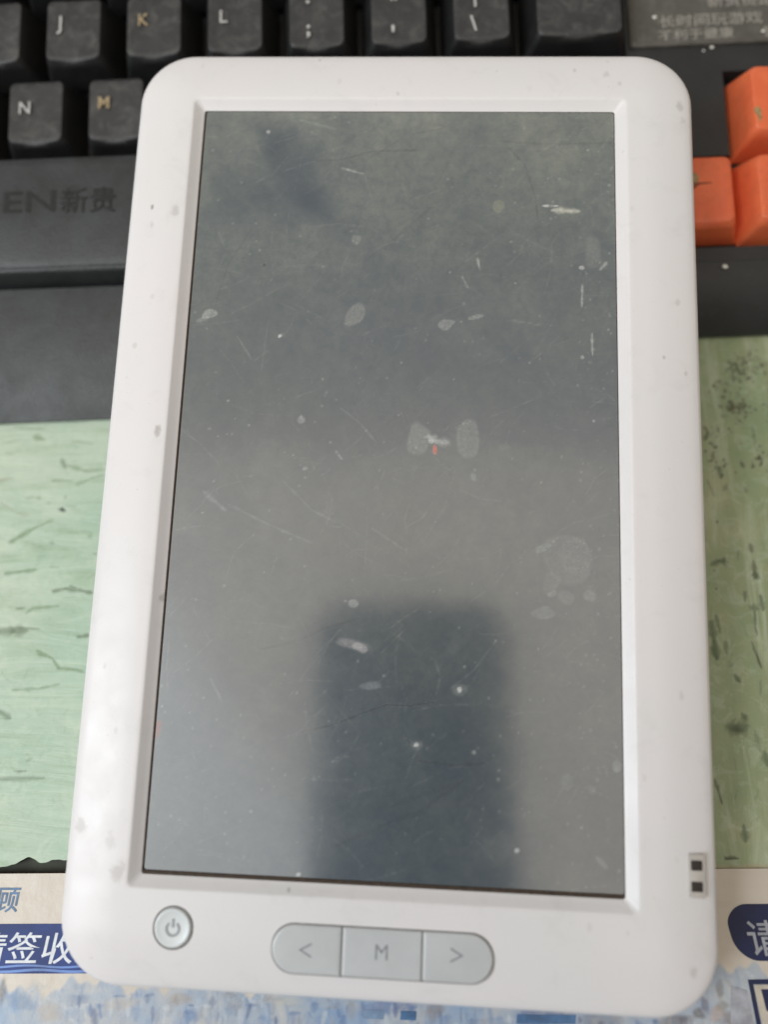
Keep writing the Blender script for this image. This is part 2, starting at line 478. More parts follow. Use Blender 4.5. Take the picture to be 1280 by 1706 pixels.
# ================================================================== the desk (setting)
def box(name, x0, x1, y0, y1, z0, z1, mat, parent=None):
    v = [(x, y, z) for z in (z0, z1) for y in (y0, y1) for x in (x0, x1)]
    f = [(0, 2, 3, 1), (4, 5, 7, 6), (0, 1, 5, 4), (2, 6, 7, 3), (0, 4, 6, 2), (1, 3, 7, 5)]
    return mesh_obj(name, v, f, mat, parent, smooth=False)
tag(box("desk", -600, 600, -420, 500, -30, -2.2, M_DESK), kind='structure')

def build_green():
    dense = .3
    xs = np.concatenate([np.linspace(-600, -100, 14)[:-1], np.arange(-100, -55, dense), np.linspace(-55, 55, 45)[:-1],
                         np.arange(55, 95, dense), np.linspace(95, 600, 14)])
    ys0 = np.concatenate([np.arange(0, 128, dense), np.linspace(128, 560, 16)])
    c = Canvas(xs, ys0)
    edge = -77.6 + .050 * (c.X + 76)
    wobble = .55 * np.sin(c.X * .62 + 1) + .25 * np.sin(c.X * 1.5) + .08 * np.sin(c.X * 3.9 + 2)
    bump = 1.2 * np.exp(-((c.X + 71.3) / 2.0) ** 2) + 1.3 * np.exp(-((c.X + 64.5) / 3.0) ** 2)
    edge = edge + wobble * .5 * np.where(c.X > 20, .5, 1) + np.where(c.X < 20, bump, -1.35) - .5
    fade = np.clip(1 - c.Y / 20, 0, 1)
    Yw = (c.Y - 78 + .05 * 76) + (edge - (-78 + .05 * 76)) * fade
    P = lambda x, y: tuple(DESK.at(x, y, 0)[:2])
    c.ys_raw = c.ys.copy()
    # strokes are painted in desk coordinates: shift the canvas rows to them (exact away from the ragged edge)
    sh = -78 + .05 * 76
    c.ys = c.ys + sh; c.Y = Yw
    D = (.09, .13, .07); G = (.16, .25, .13); B = (.06, .055, .03); Br = (.25, .17, .10)
    z = lambda x, y: P(x / 2.753, 680 + y / 2.753)
    for pts, w, col, a in [
        ([(50, 612), (110, 575), (160, 548)], .55, G, .75), ([(160, 548), (245, 508)], .35, G, .55),
        ([(25, 757), (95, 748), (170, 738)], .4, G, .75), ([(245, 838), (300, 826), (380, 838), (425, 845)], .45, D, .7),
        ([(120, 940), (150, 915), (270, 905)], .3, G, .6), ([(-20, 1022), (60, 1022), (125, 1020)], 1.0, D, .6),
        ([(40, 1005), (120, 1008), (180, 1012)], .35, D, .5), ([(360, 1048), (405, 1040)], .55, D, .7),
        ([(170, 1110), (240, 1145), (270, 1190), (350, 1198), (385, 1208)], .4, G, .7), ([(60, 1290), (180, 1285), (270, 1265)], .3, G, .55),
        ([(0, 1390), (45, 1418)], .7, D, .6), ([(60, 1655), (120, 1662)], .35, D, .7), ([(0, 1700), (200, 1695)], .5, D, .5),
        ([(160, 130), (205, 143)], .65, G, .7), ([(60, 85), (220, 97)], .3, G, .5), ([(285, 235), (300, 275)], .5, D, .6),
        ([(315, 262), (390, 285), (480, 280)], .45, G, .6), ([(240, 330), (330, 332)], .35, G, .6), ([(350, 350), (420, 320), (475, 305)], .35, G, .55),
        ([(272, 462), (300, 470)], .35, (.03, .04, .03), .95), ([(283, 455), (290, 475)], .25, (.03, .04, .03), .95),
        ([(330, 150), (430, 160)], .3, G, .5), ([(10, 160), (110, 140)], .25, G, .4), ([(230, 615), (245, 618)], .5, G, .6),
        ([(410, 585), (425, 585)], .5, G, .5), ([(300, 405), (302, 408)], .3, D, .9), ([(165, 408), (185, 410)], .5, G, .5),
        ([(0, 330), (60, 318)], .3, Br, .4), ([(0, 430), (80, 480), (140, 492)], .22, Br, .35)]:
        c.line([z(*p) for p in pts], w, col, a, .12)
    z = lambda x, y: P(980 + x / 3.413, 700 + y / 3.413)
    for pts, w, col, a in [
        ([(665, 40), (685, 70), (665, 110)], .5, B, .75), ([(740, 40), (745, 70)], .3, B, .6), ([(705, 130), (715, 145)], .35, B, .85),
        ([(705, 190), (720, 225)], .3, B, .7), ([(745, 270), (760, 325)], .65, D, .75), ([(790, 370), (775, 400)], .4, D, .5),
        ([(875, 240), (890, 270)], .4, B, .85), ([(975, 205), (995, 235), (980, 260)], .3, B, .8), ([(940, 250), (945, 270)], .3, B, .6),
        ([(935, 20), (955, 150), (970, 180)], .22, B, .55), ([(780, 245), (800, 250)], .3, B, .5), ([(735, 575), (740, 580)], .3, B, .8),
        ([(680, 340), (720, 430)], .25, D, .55), ([(895, 385), (905, 410)], .5, D, .5),
        ([(705, 820), (745, 800), (775, 800)], .6, D, .8), ([(775, 780), (780, 825)], .4, D, .8), ([(720, 850), (725, 860)], .3, D, .6),
        ([(925, 705), (935, 750)], .5, B, .65), ([(945, 800), (950, 870), (960, 895)], .5, B, .6), ([(950, 880), (965, 890)], .9, D, .8),
        ([(730, 955), (735, 960)], .35, B, .8), ([(895, 975), (895, 1030)], .5, D, .7), ([(985, 1000), (1000, 1080)], .5, D, .75),
        ([(935, 1065), (965, 1070)], .7, D, .65), ([(950, 1090), (955, 1180), (965, 1225)], .3, D, .8), ([(730, 1110), (755, 1210)], .35, D, .7),
        ([(700, 1150), (720, 1260), (738, 1355)], .8, D, .85), ([(785, 1260), (790, 1330)], .5, D, .55), ([(935, 1260), (990, 1410)], .25, D, .75),
        ([(840, 1450), (865, 1490)], .4, D, .7), ([(805, 1380), (815, 1400)], .6, D, .4), ([(880, 1670), (900, 1700)], .4, D, .7),
        ([(985, 1480), (985, 1560)], .3, D, .4)]:
        c.line([z(*p) for p in pts], w, col, a, .1)
    z = lambda x, y: P(1000 + x / 3.282, 1080 + y / 3.282)
    for pts, w, col, a in [
        ([(705, 430), (755, 445), (800, 425)], 1.1, D, .75), ([(735, 440), (780, 450)], 1.1, B, .45), ([(800, 370), (790, 400)], .5, D, .6),
        ([(630, 720), (670, 850)], .35, B, .75), ([(790, 970), (800, 1060)], .65, D, .8), ([(745, 160), (770, 185)], .35, D, .7),
        ([(860, 30), (885, 110)], .25, B, .7), ([(615, 0), (640, 60)], .8, D, .85), ([(690, 1150), (750, 1155)], .7, B, .85),
        ([(870, 1160), (905, 1165)], .6, B, .85), ([(905, 570), (919, 640)], .7, D, .7), ([(850, 450), (880, 560)], .6, D, .45)]:
        c.line([z(*p) for p in pts], w, col, a, .1)
    z = lambda x, y: P(1000 + x / 4.06, 380 + y / 4.06)
    for cx, cy, sx, sy, n in [(930, 930, 40, 30, 40), (1050, 930, 50, 50, 45), (930, 1210, 50, 45, 95), (930, 1010, 30, 30, 10), (800, 1070, 60, 30, 14),
                              (1120, 1180, 20, 60, 10), (760, 1500, 25, 70, 12), (1080, 1570, 25, 25, 10), (830, 1600, 30, 60, 8), (900, 1350, 170, 200, 26)]:
        for _ in range(n):
            x = rng.normal(cx, sx); y = rng.normal(cy, sy)
            c.line([z(x, y), z(x + rng.normal(0, 6), y + rng.uniform(2, 20))], rng.uniform(.14, .3), (.055, .045, .02), rng.uniform(.5, .95))
    for _ in range(130):                                  # small nicks over the whole board
        left = rng.random() < .5
        x = rng.uniform(-100, -57) if left else rng.uniform(56, 94); y = rng.uniform(-76, 48)
        d = (rng.uniform(.4, 3), rng.normal(0, .3)) if left else (rng.normal(0, .5), rng.uniform(.4, 3))
        c.line([(x, y), (x + d[0], y + d[1])], rng.uniform(.08, .28), G if rng.random() < .7 else D, rng.uniform(.25, .7), .15)
    # the paint has worn to a bare tan strip at the front edge on the right
    f = np.clip(1 - (c.Y - edge) / 1.3, 0, 1) ** .6 * (c.X > 30)
    c.stamp(f, (.42, .33, .22), .85)
    f = np.clip(1 - (c.Y - edge) / .45, 0, 1) * (c.X > 30)
    c.stamp(f, (.10, .06, .04), .8)
    z0 = np.zeros(c.X.shape)
    o = c.build("green_board", z0, M_GREEN)
    # a thickness: drop the front edge
    me = o.data
    ny, nx = c.X.shape
    v0 = len(me.vertices)
    extra = [(xs[i], Yw[0, i] + .05, -2.2) for i in range(nx)]
    side = mesh_obj("board_edge", [(xs[i], Yw[0, i], -0.002) for i in range(nx)] + extra,
                    [(i, nx + i, nx + i + 1, i + 1) for i in range(nx - 1)], M_DESK, o)
    return o
tag(build_green(), "pale green streaked board with dark nicks and ragged front edge, lying under tablet and keyboard", "board")

# ================================================================== printed sheet
def build_sheet():
    root = empty("printed_sheet", SHEET, (0, 0, 0))
    tag(root, "beige printed paper with blue bands and white Chinese lettering under the tablet's lower end", "printed sheet")
    xs = np.concatenate([np.linspace(-260, -90, 12)[:-1], np.arange(-90, 90, .3), np.linspace(90, 260, 12)])
    ys = np.concatenate([np.linspace(-220, -45, 8)[:-1], np.arange(-45, 0.01, .3)])
    c = Canvas(xs, ys)
    ed = -19.2 + 1.0 * np.sin(c.X * .31) + .8 * np.sin(c.X * .83 + 1) + .5 * np.sin(c.X * 1.9 + 2) + np.where(c.X > 40, 2.0, 0)
    area = np.clip((ed - c.Y) / .7, 0, 1)
    z = .35 + .25 * np.sin(c.X * .05) * np.clip(-c.Y / 20, 0, 1)
    z = z * 0 + .35
    A = lambda px, py: tuple(SHEET.at(px, py, .35)[:2])
    cols = [(.08, .16, .34), (.05, .09, .22), (.20, .28, .42), (.30, .31, .34), (.55, .58, .60)]
    for px in range(120, 1200, 9):                        # letter-like strokes of the busy print below the tablet
        base = 1652 + (px - 120) * .034
        k = cols[int(rng.integers(0, 5))]
        x = px + rng.uniform(-3, 3); y = base + rng.uniform(0, 34)
        c.line([A(x, y), A(x + rng.normal(0, 2), y + rng.uniform(6, 30))], rng.uniform(.2, .75), k, rng.uniform(.25, .7))
        if rng.random() < .5: c.line([A(x - 5, y), A(x + rng.uniform(6, 20), y + rng.normal(0, 1))], rng.uniform(.15, .4), k, rng.uniform(.25, .6))
    for px, py, rx_, ry_, k, al in [(300, 1662, 22, 8, (.25, .17, .10), .5), (480, 1668, 30, 6, (.5, .48, .4), .5), (650, 1678, 40, 14, (.05, .10, .28), .6), (905, 1685, 50, 16, (.04, .08, .24), .7),
                                    (725, 1680, 14, 14, (.18, .12, .08), .6), (1010, 1700, 40, 10, (.16, .12, .10), .5), (35, 1672, 22, 12, (.08, .16, .30), .6), (82, 1690, 24, 12, (.42, .33, .24), .5),
                                    (4, 1650, 7, 20, (.10, .08, .06), .75), (60, 1645, 18, 8, (.35, .38, .42), .4), (130, 1665, 20, 9, (.10, .15, .28), .5), (200, 1672, 26, 10, (.50, .42, .32), .5),
                                    (1200, 1650, 7, 14, (.16, .13, .11), .7), (1206, 1676, 11, 7, (.17, .16, .12), .7), (1175, 1672, 6, 14, (.10, .07, .09), .75), (1163, 1688, 10, 8, (.09, .06, .04), .8),
                                    (1130, 1700, 34, 8, (.12, .08, .05), .7), (1195, 1690, 14, 10, (.42, .25, .16), .5), (1222, 1700, 16, 10, (.14, .08, .06), .6)]:
        c.blob(A(px, py), rx_ / 8.6, ry_ / 8.6, .05, k, al, soft=.7, wob=.9, mottle=.15)
    c.build("paper", z, M_SHEET, root, extra={"print_area": area})
    mesh_obj("paper_edge", [(xs[i], 0.0, .349) for i in range(len(xs))] + [(xs[i], 0.0, -2.1) for i in range(len(xs))],
             [(i, i + 1, len(xs) + i + 1, len(xs) + i) for i in range(len(xs) - 1)], M_BROWNP, root)
    def flat(name, pts, mat, z):
        n = len(pts)
        return mesh_obj(name, [(x, y, z) for x, y in pts] + [(x, y, z - .04) for x, y in pts],
                        [tuple(range(n))] + [(i, i + n, (i + 1) % n + n, (i + 1) % n) for i in range(n)], mat, root, smooth=False)
    A = lambda px, py: SHEET.at(px, py, .4)
    # left band
    y1 = A(60, 1539)[1]; y0 = A(60, 1622)[1]; ym = A(60, 1604)[1]
    band = flat("blue_band", rrect(-150, -38, y0, y1, 2.5, 6, 2), M_BLUE, .42)
    for k, (dy, hh) in enumerate(((.25, .45), (1.05, .35))):
        pts = [(x, y0 + dy + .18 * math.sin(x * .45 + k) + (hh if s else 0)) for s in (0, 1) for x in (np.linspace(-140, -42, 60) if s == 0 else np.linspace(-42, -140, 60))]
        flat("band_stripe", pts, M_BLUEL, .45)
    p = A(13, 1602)
    t = text_obj("lettering", "请签收", 6.6, M_PRINTW, root, (p[0] - 7.6, p[1] + .1, .46), shear=.12, bold=.04, sx=1.02); t.scale.y = .88
    p = A(-14, 1518)
    text_obj("lettering", "顾", 4.9, M_SLATE, root, (p[0] + .2, p[1] + .2, .44), shear=.1, bold=.05)
    # right pill
    x0 = A(1214, 1550)[0]; y1 = A(1250, 1506)[1]; y0 = A(1262, 1601)[1]
    pts = rrect(x0, x0 + 70, y0, y1, 4.0, 10, 3)
    pts = [(x + max(0, (y1 - 3 - y)) * .18, y) for x, y in pts]
    flat("blue_pill", pts, M_NAVY, .42)
    p = A(1251, 1590)
    text_obj("lettering", "请", 6.4, M_PRINTG, root, (p[0], p[1] + .3, .46), shear=-.1, bold=.05)
    # framed box in the corner
    q = [A(*p)[:2] for p in ((1247, 1632), (1300, 1631), (1300, 1640), (1256, 1640), (1272, 1720), (1264, 1720))]
    flat("navy_frame", [tuple(a) for a in q][::-1], M_NAVY, .42)
    q = [A(*p)[:2] for p in ((1257, 1641), (1300, 1641), (1300, 1720), (1274, 1720))]
    flat("frame_field", [tuple(a) for a in q][::-1], plain("beige_print", (.50, .45, .38), .45), .415)
    q = [A(*p)[:2] for p in ((1269, 1648), (1300, 1648), (1300, 1690), (1278, 1684))]
    flat("navy_patch", [tuple(a) for a in q][::-1], M_NAVY, .435)
    q = [A(*p)[:2] for p in ((1219, 1642), (1246, 1650), (1260, 1720), (1218, 1720))]
    flat("grey_patch", [tuple(a) for a in q][::-1], M_PRINTG, .425)
    for bx, by, bw, bh, m in ((862, 1690, 98, 16, M_SLATE), (606, 1682, 34, 16, M_STEEL), (668, 1684, 26, 16, M_SLATE)):
        q = [A(*p)[:2] for p in ((bx, by), (bx + bw, by + 1), (bx + bw - 1, by + bh), (bx - 1, by + bh - 1))]
        flat("print_block", [tuple(a) for a in q][::-1], m, .43)
    return root
build_sheet()

# ================================================================== keyboard
KB = np.array([80, -70, -17.5])
def z_desk(y): return -(28.7 + .1736 * y) / .985
def build_case(root):
    xs = [-170, -169.9, -135, -134.8, -90, -60, -40] + list(np.arange(-30, 180, 3.0)) + [136.0, 136.25, 142.0, 142.2, 158.4, 158.6, 179.4, 179.6, 199.0, 199.2, 270, 270.1]
    xs = sorted(set(round(float(x), 3) for x in xs))
    rows = [('b', 80), ('y', 80), ('y', 50), ('y', 49.8), ('y', 20), ('y', -5.4), ('y', -5.6), ('y', -26.6), ('y', -26.8), ('y', -40), ('y', -48.4), ('y', -48.6), ('y', -51.6), ('y', -51.9)] + \
           [('s', t) for t in np.linspace(0.012, 1, 26)] + [('e', 1)]
    def yf(x):
        t = min(max((x - 55) / 75, 0), 1); t = t * t * (3 - 2 * t)
        return -83.2 + .012 * (x + 15) * (x < 55) + 16.2 * t
    v = []; f = []
    for kind, t in rows:
        for x in xs:
            edge = x in (xs[0], xs[-1])
            right = x > 136.1
            if kind == 'b': y, z = 80, z_desk(80)
            elif kind == 'y':
                y = t
                if not right:
                    z = -11.5 if (y > -51.7 and y < 49.9 and x > -134.9) else -9.4
                    if y >= 49.9: z = -7.5
                else:
                    z = -7.6
                    well = (-48.5 < y < -26.7 and 142.1 < x < 199.1) or (-26.7 <= y < -5.5 and 158.5 < x < 179.5)
                    if well: z = -12.0
                    if y <= -48.5: z = -8.4
            elif kind == 's':
                y = -52 + t * (yf(x) + 52)
                zf = z_desk(yf(x)) + 1.6
                z0 = -9.4 if not right else -8.6
                p = 2.4 if x < 70 else 2.0
                z = z0 + (zf - z0) * t ** p
                z += .25 * math.exp(-((t - 0.0) / .05) ** 2) * 0
            else: y, z = yf(x) + .1, z_desk(yf(x))
            if edge: z = z_desk(y)
            v.append((x, y, z))
    nx = len(xs)
    for j in range(len(rows) - 1):
        for i in range(nx - 1):
            a = j * nx + i
            f.append((a, a + nx, a + nx + 1, a + 1))
    o = mesh_obj("case", v, f, M_CASE, root, smooth=True, off=-KB)
    try:
        o.data.set_sharp_from_angle(angle=R(35))
    except Exception: pass
    return o

def keycap(x, y, z, w, d, h, mat, root, dish=.45, ex=(2.7, 2.7, 2.0, 1.4), name="key", rt=1.6, arch=0.0, lip=.3, share={}):
    """x, y = front left corner of the top face; ex = how far the foot spreads left, right, back, front"""
    key = (round(w, 3), round(d, 3), h, mat.name, dish, ex, rt, arch, lip)
    if key not in share:
        nc, ns = 6, 6
        def rr(i, r): return rrect(i, w - i, i, d - i, max(r, .05), nc, ns)
        def ztop(px, py):
            u = (px - w / 2) / (w / 2); vv = py / d
            return -dish * (1 - min(u * u, 1)) - arch * max(0, (.45 - vv) / .45) ** 2
        rings = []
        rings.append(ring3(rrect(-ex[0], w + ex[1], -ex[3], d + ex[2], .8, nc, ns), -h))
        for k, t in enumerate((.35, .7, .93)):
            e = [a * (1 - t) ** .9 for a in ex]
            rings.append(ring3(rrect(-e[0], w + e[1], -e[3], d + e[2], .8 + (rt - .8) * t, nc, ns), -h * (1 - t)))
        for ins, dz in ((.02, -lip * .85), (lip * .35, -lip * .25), (lip, 0.0)):
            rings.append([(px, py, ztop(px, py) + dz) for px, py in rr(ins, rt - ins)])
        base = rings[-1]
        for s_ in (.86, .65, .4, .15):
            rr_ = []
            for px, py, _ in base:
                qx = w / 2 + (px - w / 2) * s_; qy = d / 2 + (py - d / 2) * s_
                rr_.append((qx, qy, ztop(qx, qy)))
            rings.append(rr_)
        v, f = loft(rings, True, False)
        v = [(a - w / 2, b - d / 2, c) for a, b, c in v]
        o = mesh_obj(name, v, f, mat, root)
        share[key] = o.data
    else:
        o = link(bpy.data.objects.new(name, share[key]), root)
    o.location = Vector([float(c) * MM for c in (np.array([x + w / 2, y + d / 2, z]) - KB)])
    return o
def legend(k, body, size, mat, px, py, z, sx=.92, bold=.03, anchor_h=None):
    """lettering of a key, its lower left corner at a pixel of the photograph"""
    p = KEY.at(px, py, z)
    loc = np.array([p[0], p[1], z + .03]) - (np.array([k.location.x, k.location.y, k.location.z]) / MM + KB)
    return text_obj("legend", body, size, mat, k, loc, sx=sx, bold=bold, extrude=.02)

def build_keyboard():
    root = empty("keyboard", KEY, KB)
    tag(root, "dusty black keyboard with white key letters and orange arrow keys under the tablet's top", "keyboard")
    build_case(root)
    P = 19.05; KW, KD, KH = 12.7, 15.2, 9.2
    K = {}
    names = ['G', 'H', 'J', 'K', 'L', ';', "'", '\\']
    for i, n in enumerate(names):
        K[n] = keycap((i - 2) * P, rng.uniform(-.2, .2), 0, KW, KD, KH, M_KEY, root)
    K['enter'] = keycap(6 * P, 0, 0, 19.2, KD, KH, M_KEY, root)
    for i in range(10):                                   # the row above
        keycap((i - 2.25) * P - .3, P, 1.6, KW, KD, KH + 1.2, M_KEY, root)
    for i, n in enumerate(['B', 'N', 'M', ',', '.', '/']):
        K[n] = keycap((i - 1.5) * P, -19.0 + rng.uniform(-.1, .1), -2.4, KW, KD, 8.8, M_KEY, root)
    keycap(4.5 * P, -19.0, -2.4, 42, KD, 8.8, M_KEY, root)
    # space bar with the recessed brand
    sb = keycap(-64, -49.6, -3.0, 104, 26.6, 7.4, M_CASE, root, dish=-.5, ex=(1.5, 1.5, .8, 1.7), name="space_bar", rt=1.2, arch=1.0, lip=.5)
    for i in range(4):
        keycap(46 + i * 24, -38.6, -4.2, 17.5, 15.2, 7, M_KEY, root)
    kk = sb.location / MM
    def on_sb(px, py, z): return KEY.at(px, py, z) - (np.array(kk) + KB)
    p = on_sb(1, 357, -2.5)
    t = text_obj("brand_lettering", "NEWMEN", 7.4, M_EMBOSS, sb, (p[0] - 24.9, p[1] + .3, .5), sx=1.42, bold=.08, extrude=.06)
    me = t.data; mx = max(v.co.x for v in me.vertices)
    t.location.x = (on_sb(91, 355, -2.5)[0]) * MM - mx * 1.42
    p = on_sb(99, 357, -2.5)
    text_obj("brand_lettering", "新贵", 6.6, M_EMBOSS, sb, (p[0], p[1] + .75, .5), bold=.05, extrude=.06)
    # legends
    legend(K['J'], "J", 5.0, M_LEGEND, 96, 49, 0); legend(K['K'], "K", 4.4, M_WORN, 228, 43, 0); legend(K['L'], "L", 4.6, M_LEGEND, 364, 38, 0)
    legend(K[';'], ";", 5.2, M_LEGEND, 510, 58, 0, bold=.12); legend(K[';'], ":", 5.2, M_LEGEND, 509, 5, 0, bold=.12)
    legend(K["'"], "'", 6.2, M_LEGEND, 652, 72, 0, bold=.12); legend(K["'"], '"', 5.8, M_LEGEND, 650, 18, 0, bold=.1)
    legend(K['\\'], "\\", 5.2, M_LEGEND, 785, 50, 0, bold=.1); legend(K['\\'], "|", 4.6, M_LEGEND, 788, 4, 0, bold=.1)
    legend(K['N'], "N", 4.4, M_LEGEND, 29, 190, -2.4); legend(K['M'], "M", 4.4, M_WORN, 161, 181, -2.4)
    legend(K['H'], "H", 4.6, M_LEGEND, -38, 56, 0); legend(K['B'], "B", 4.4, M_LEGEND, -98, 196, -2.4)
    # orange arrows
    OW, OD = 13.6, 15.6
    for n, x, y, z in (('up', 162.0, -24.4, -1.6), ('down', 162.0, -45.3, -2.6), ('left', 143.2, -44.6, -4.0), ('right', 181.6, -45.3, -3.4)):
        K[n] = keycap(x, y, z, OW, OD, 8.6 + (z + 2.6), M_ORANGE, root, dish=.3, ex=(2.6, 2.6, 1.6, 2.2), rt=1.7)
    def mark(k, pts, z, mat):
        off = np.array(k.location) / MM + KB
        v = [KEY.at(x, y, z) - off for x, y in pts]
        v = [(a, b, -.3 * (1 - min((a / (OW / 2)) ** 2, 1)) + .06) for a, b, _ in v]
        mesh_obj("arrow_mark", v, [tuple(range(len(v)))[::-1]], mat, k, smooth=False)
    mark(K['left'], [(1150, 288), (1160, 286), (1166, 294), (1164, 305), (1150, 308)], -4, M_WARN)
    mark(K['left'], [(1150, 303), (1166, 303), (1178, 302.5), (1188, 303), (1188, 304.5), (1172, 305.5), (1164, 308), (1160, 313), (1150, 312)], -4, M_WARK)
    mark(K['up'], [(1257, 181), (1264, 176), (1269, 182), (1270, 196), (1267, 205), (1264, 193), (1259, 188)], -1.6, M_WARN)
    # label plate with the health warning
    v, f = plate(137.2, 215, 1.3, 40, .8, -8.2, -6.7, .35)
    lp = mesh_obj("label_plate", v, f, M_LABEL, root, off=-KB)
    z = -6.7
    rim = []
    v, f = loft([ring3(rrect(137.7, 214.5, 1.8, 39.5, .7, 6, 3), -6.72), ring3(rrect(137.9, 214.3, 2.0, 39.3, .6, 6, 3), -6.52),
                 ring3(rrect(138.2, 214.0, 2.3, 39.0, .5, 6, 3), -6.52), ring3(rrect(138.4, 213.8, 2.5, 38.8, .4, 6, 3), -6.72)], False)
    mesh_obj("plate_rim", v, f, M_LABEL, lp)
    def lab(body, px, py, size, sx=1.0, dy=-.55):
        p = KEY.at(px, py, z)
        text_obj("lettering", body, size, M_LABELTXT, lp, (p[0], p[1] + dy, z + .03), sx=sx, bold=.03, extrude=.02).scale.y = .86
    lab("长时间玩游戏", 1098, 41, 3.95, 1.03)
    lab("不利于健康", 1097, 64, 3.45, 1.03, -.45)
    lab("新贵提醒", 1178, 7, 3.95, 1.03)
    lab("害", 1272, 56, 3.6)
    return root
kb_root = build_keyboard()

def crumb(px, py, z, r, label):
    v = []; f = []
    n, m = 7, 4
    for j in range(m + 1):
        a = math.pi * j / m
        for i in range(n):
            b = 2 * math.pi * i / n
            k = r * rng.uniform(.75, 1.2)
            v.append((k * math.sin(a) * math.cos(b), k * .8 * math.sin(a) * math.sin(b), k * .5 * math.cos(a)))
    for j in range(m):
        for i in range(n):
            f.append((j * n + i, j * n + (i + 1) % n, (j + 1) * n + (i + 1) % n, (j + 1) * n + i))
    w = KEY.R @ (KEY.at(px, py, z) + np.array([0, 0, r * .42])) + KEY.o
    o = mesh_obj("crumb", v, f, M_CRUMB)
    o.location = Vector([float(c) * MM for c in w])
    tag(o, label, "crumb", "white crumbs on the keyboard")
crumb(1091, 30, -6.7, .55, "white crumb left of the upper line of grey lettering on the label plate")
crumb(1272, 53, -6.7, .5, "white crumb right of the lower line of lettering, near the photo's right edge")
crumb(1187, 80, -7.6, .5, "larger white crumb of the two just below the label plate")
crumb(1173, 85, -7.6, .3, "tiny white crumb beside the larger one below the label plate")
crumb(990, 65, -11.5, .45, "white crumb in the dark gap in front of the wide key")
crumb(1208, 445, -8.5, .7, "greyish white crumb on bare black plastic below the orange keys")
crumb(211, 280, -3.1, .28, "tiny pale crumb on the space bar beside the tablet's left edge")

